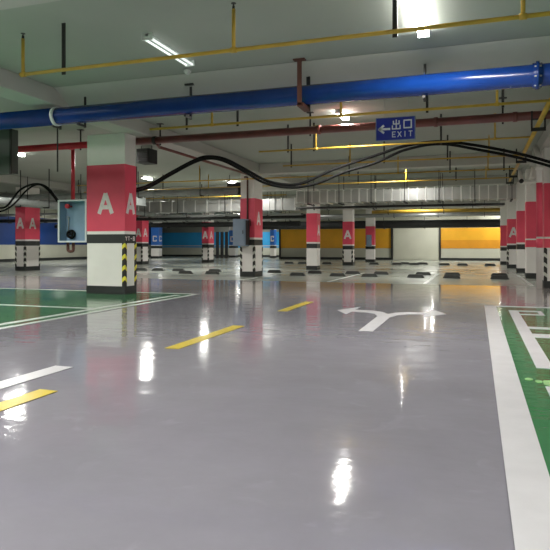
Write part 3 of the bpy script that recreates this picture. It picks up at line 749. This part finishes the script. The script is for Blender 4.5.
# ------------------------------------------------------------------ lamps
def lamp(x, y, label, lit=True, twin=True, length=1.25, z=ZC, light=True, grp='ceiling battens'):
    t = thing('ceiling_lamp', (x, y, z), label, 'lamp', grp)
    h = length / 2
    MB().box(x - .03, x + .03, y - h, y + h, z - .045, z).build('housing', M['housing'], t, bevel=.005)
    for s in ((-1, 1) if twin else (0,)):
        MB().tube([(x + s * .05, y - h + .03, z - .065), (x + s * .05, y + h - .03, z - .065)], .016, 10).build('tube', M['tube_on'] if lit else M['tube_off'], t)
    MB().box(x - .075, x + .075, y - h, y - h + .03, z - .085, z).build('end_cap', M['plastic'], t)
    MB().box(x - .075, x + .075, y + h - .03, y + h, z - .085, z).build('end_cap', M['plastic'], t)
    if lit and light:
        L = bpy.data.lights.new('tube_light', 'AREA'); L.shape = 'RECTANGLE'; L.size = .09; L.size_y = length
        L.energy = AREA_W; L.color = (1, .985, .93); L.spread = math.radians(170)
        lo = bpy.data.objects.new('tube_light', L); COL.objects.link(lo); lo.parent = t; lo.location = (0, 0, -.1)
lamp(-4.13, 7.45, 'unlit twin tube ceiling lamp at upper left in front of the blue pipe', lit=False, length=1.25)
lamp(-.66, 7.15, 'bright ceiling lamp at the top right of the picture', length=1.6)
spots = [
    (-2.7, 12.3, 'ceiling lamp hidden behind the blue pipe above the aisle'),
    (-2.45, 20.0, 'bright ceiling lamp above the long silver duct'),
    (-2.7, 28.0, 'far ceiling lamp beyond the long silver duct'),
    (-2.8, 34.8, 'far ceiling lamp before the cream panel'),
    (-2.9, 41.5, 'farthest ceiling lamp close to the orange wall'),
    (-12.9, 21.3, 'lit ceiling lamp just right of the largest column'),
    (-13.2, 14.3, 'ceiling lamp at left behind the pale blue cabinet'),
    (-13.6, 28.2, 'lit ceiling lamp above the left silver duct'),
    (-12.9, 36.5, 'far ceiling lamp before the sky blue wall'),
    (-14.0, 46.5, 'farthest ceiling lamp by the sky blue wall'),
    (-10.2, 23.9, 'lit ceiling lamp beside the left silver duct end'),
    (-13.0, 6.5, 'ceiling lamp over the left green bay'),
    (-22.5, 16.5, 'ceiling lamp at far left near the navy wall'),
    (-23.0, 28.5, 'ceiling lamp between the far left column and the navy wall'),
    (-23.0, 40.0, 'distant ceiling lamp before the corner of the blue walls'),
    (5.5, 12.5, 'ceiling lamp right of the right column row, nearer one'),
    (5.5, 24.0, 'ceiling lamp right of the right column row, middle one'),
    (5.5, 36.0, 'ceiling lamp right of the right column row, far one'),
    (-2.6, -1.5, 'added fill lamp above and behind the viewer'),  # unseen fill lamps added behind and beside the view to light column fronts
    (-12.0, -1.0, 'added fill lamp behind the viewer at left'),
    (-5.0, 2.6, 'added fill lamp left of the viewer over the bay border'),
    (-9.0, -3.0, 'added fill lamp far behind the viewer, left one'),
    (1.0, -4.5, 'added fill lamp far behind the viewer, right one'),
    (10.5, 7.0, 'added fill lamp well right of the picture, nearer one'),
    (-9.9, 14.3, 'ceiling lamp between the largest column and the left smoke duct'),
    (-8.6, 3.4, 'added fill lamp left of the viewer beyond the nearest beam'),  # off-frame fill, added with the next two to brighten the nearest column
    (-5.4, -.6, 'added fill lamp behind the viewer by the beam'),
    (-9.3, 7.6, 'added fill lamp left of the nearest beam, above the left green bay edge'),
    (-7.2, 42.4, 'ceiling lamp close to the left half of the orange wall'),
    (1.5, 42.4, 'ceiling lamp close to the right half of the orange wall'),
    (-20.0, 48.5, 'added fill lamp close to the sky blue wall'),  # this and the next added to brighten the blue walls
    (-26.0, 33.0, 'added fill lamp close to the navy wall, nearer one'),
    (-1.0, -2.0, 'added fill lamp just behind the viewer'),  # from here on: out-of-view fill lamps added for more even light
    (4.5, -1.0, 'added fill lamp behind the viewer at right'),
    (-6.0, -5.0, 'rearmost added fill lamp behind the viewer'),
    (-16.0, 3.0, 'added fill lamp left of the green bays'),
    (9.0, 16.5, 'added fill lamp beyond the right column row'),
    (9.0, 30.0, 'added fill lamp beyond the farther right columns'),
    (4.5, 3.0, 'added fill lamp over the right green bay'),
]
for x, y, lab in spots: lamp(x, y, lab, length=1.2 if (x, y) == (-2.45, 20.0) else .75)

# smoke detector
xx = x_at(187, 8.95)
t = thing('smoke_detector', (xx, 8.7, ZC), 'small white domed smoke detector above the blue pipe', 'detector')
xx = x_at(188, 8.3)
xx = x_at(187.5, 8.5)
MB().tube([(xx, 8.5, ZC), (xx, 8.5, ZC - .03)], .06, 20).build('base', M['plastic'], t)
MB().tube([(xx, 8.5, ZC - .03), (xx, 8.5, ZC - .05), (xx, 8.5, ZC - .065)], .05, 20, radii=[.05, .042, .02]).build('dome', M['plastic'], t)
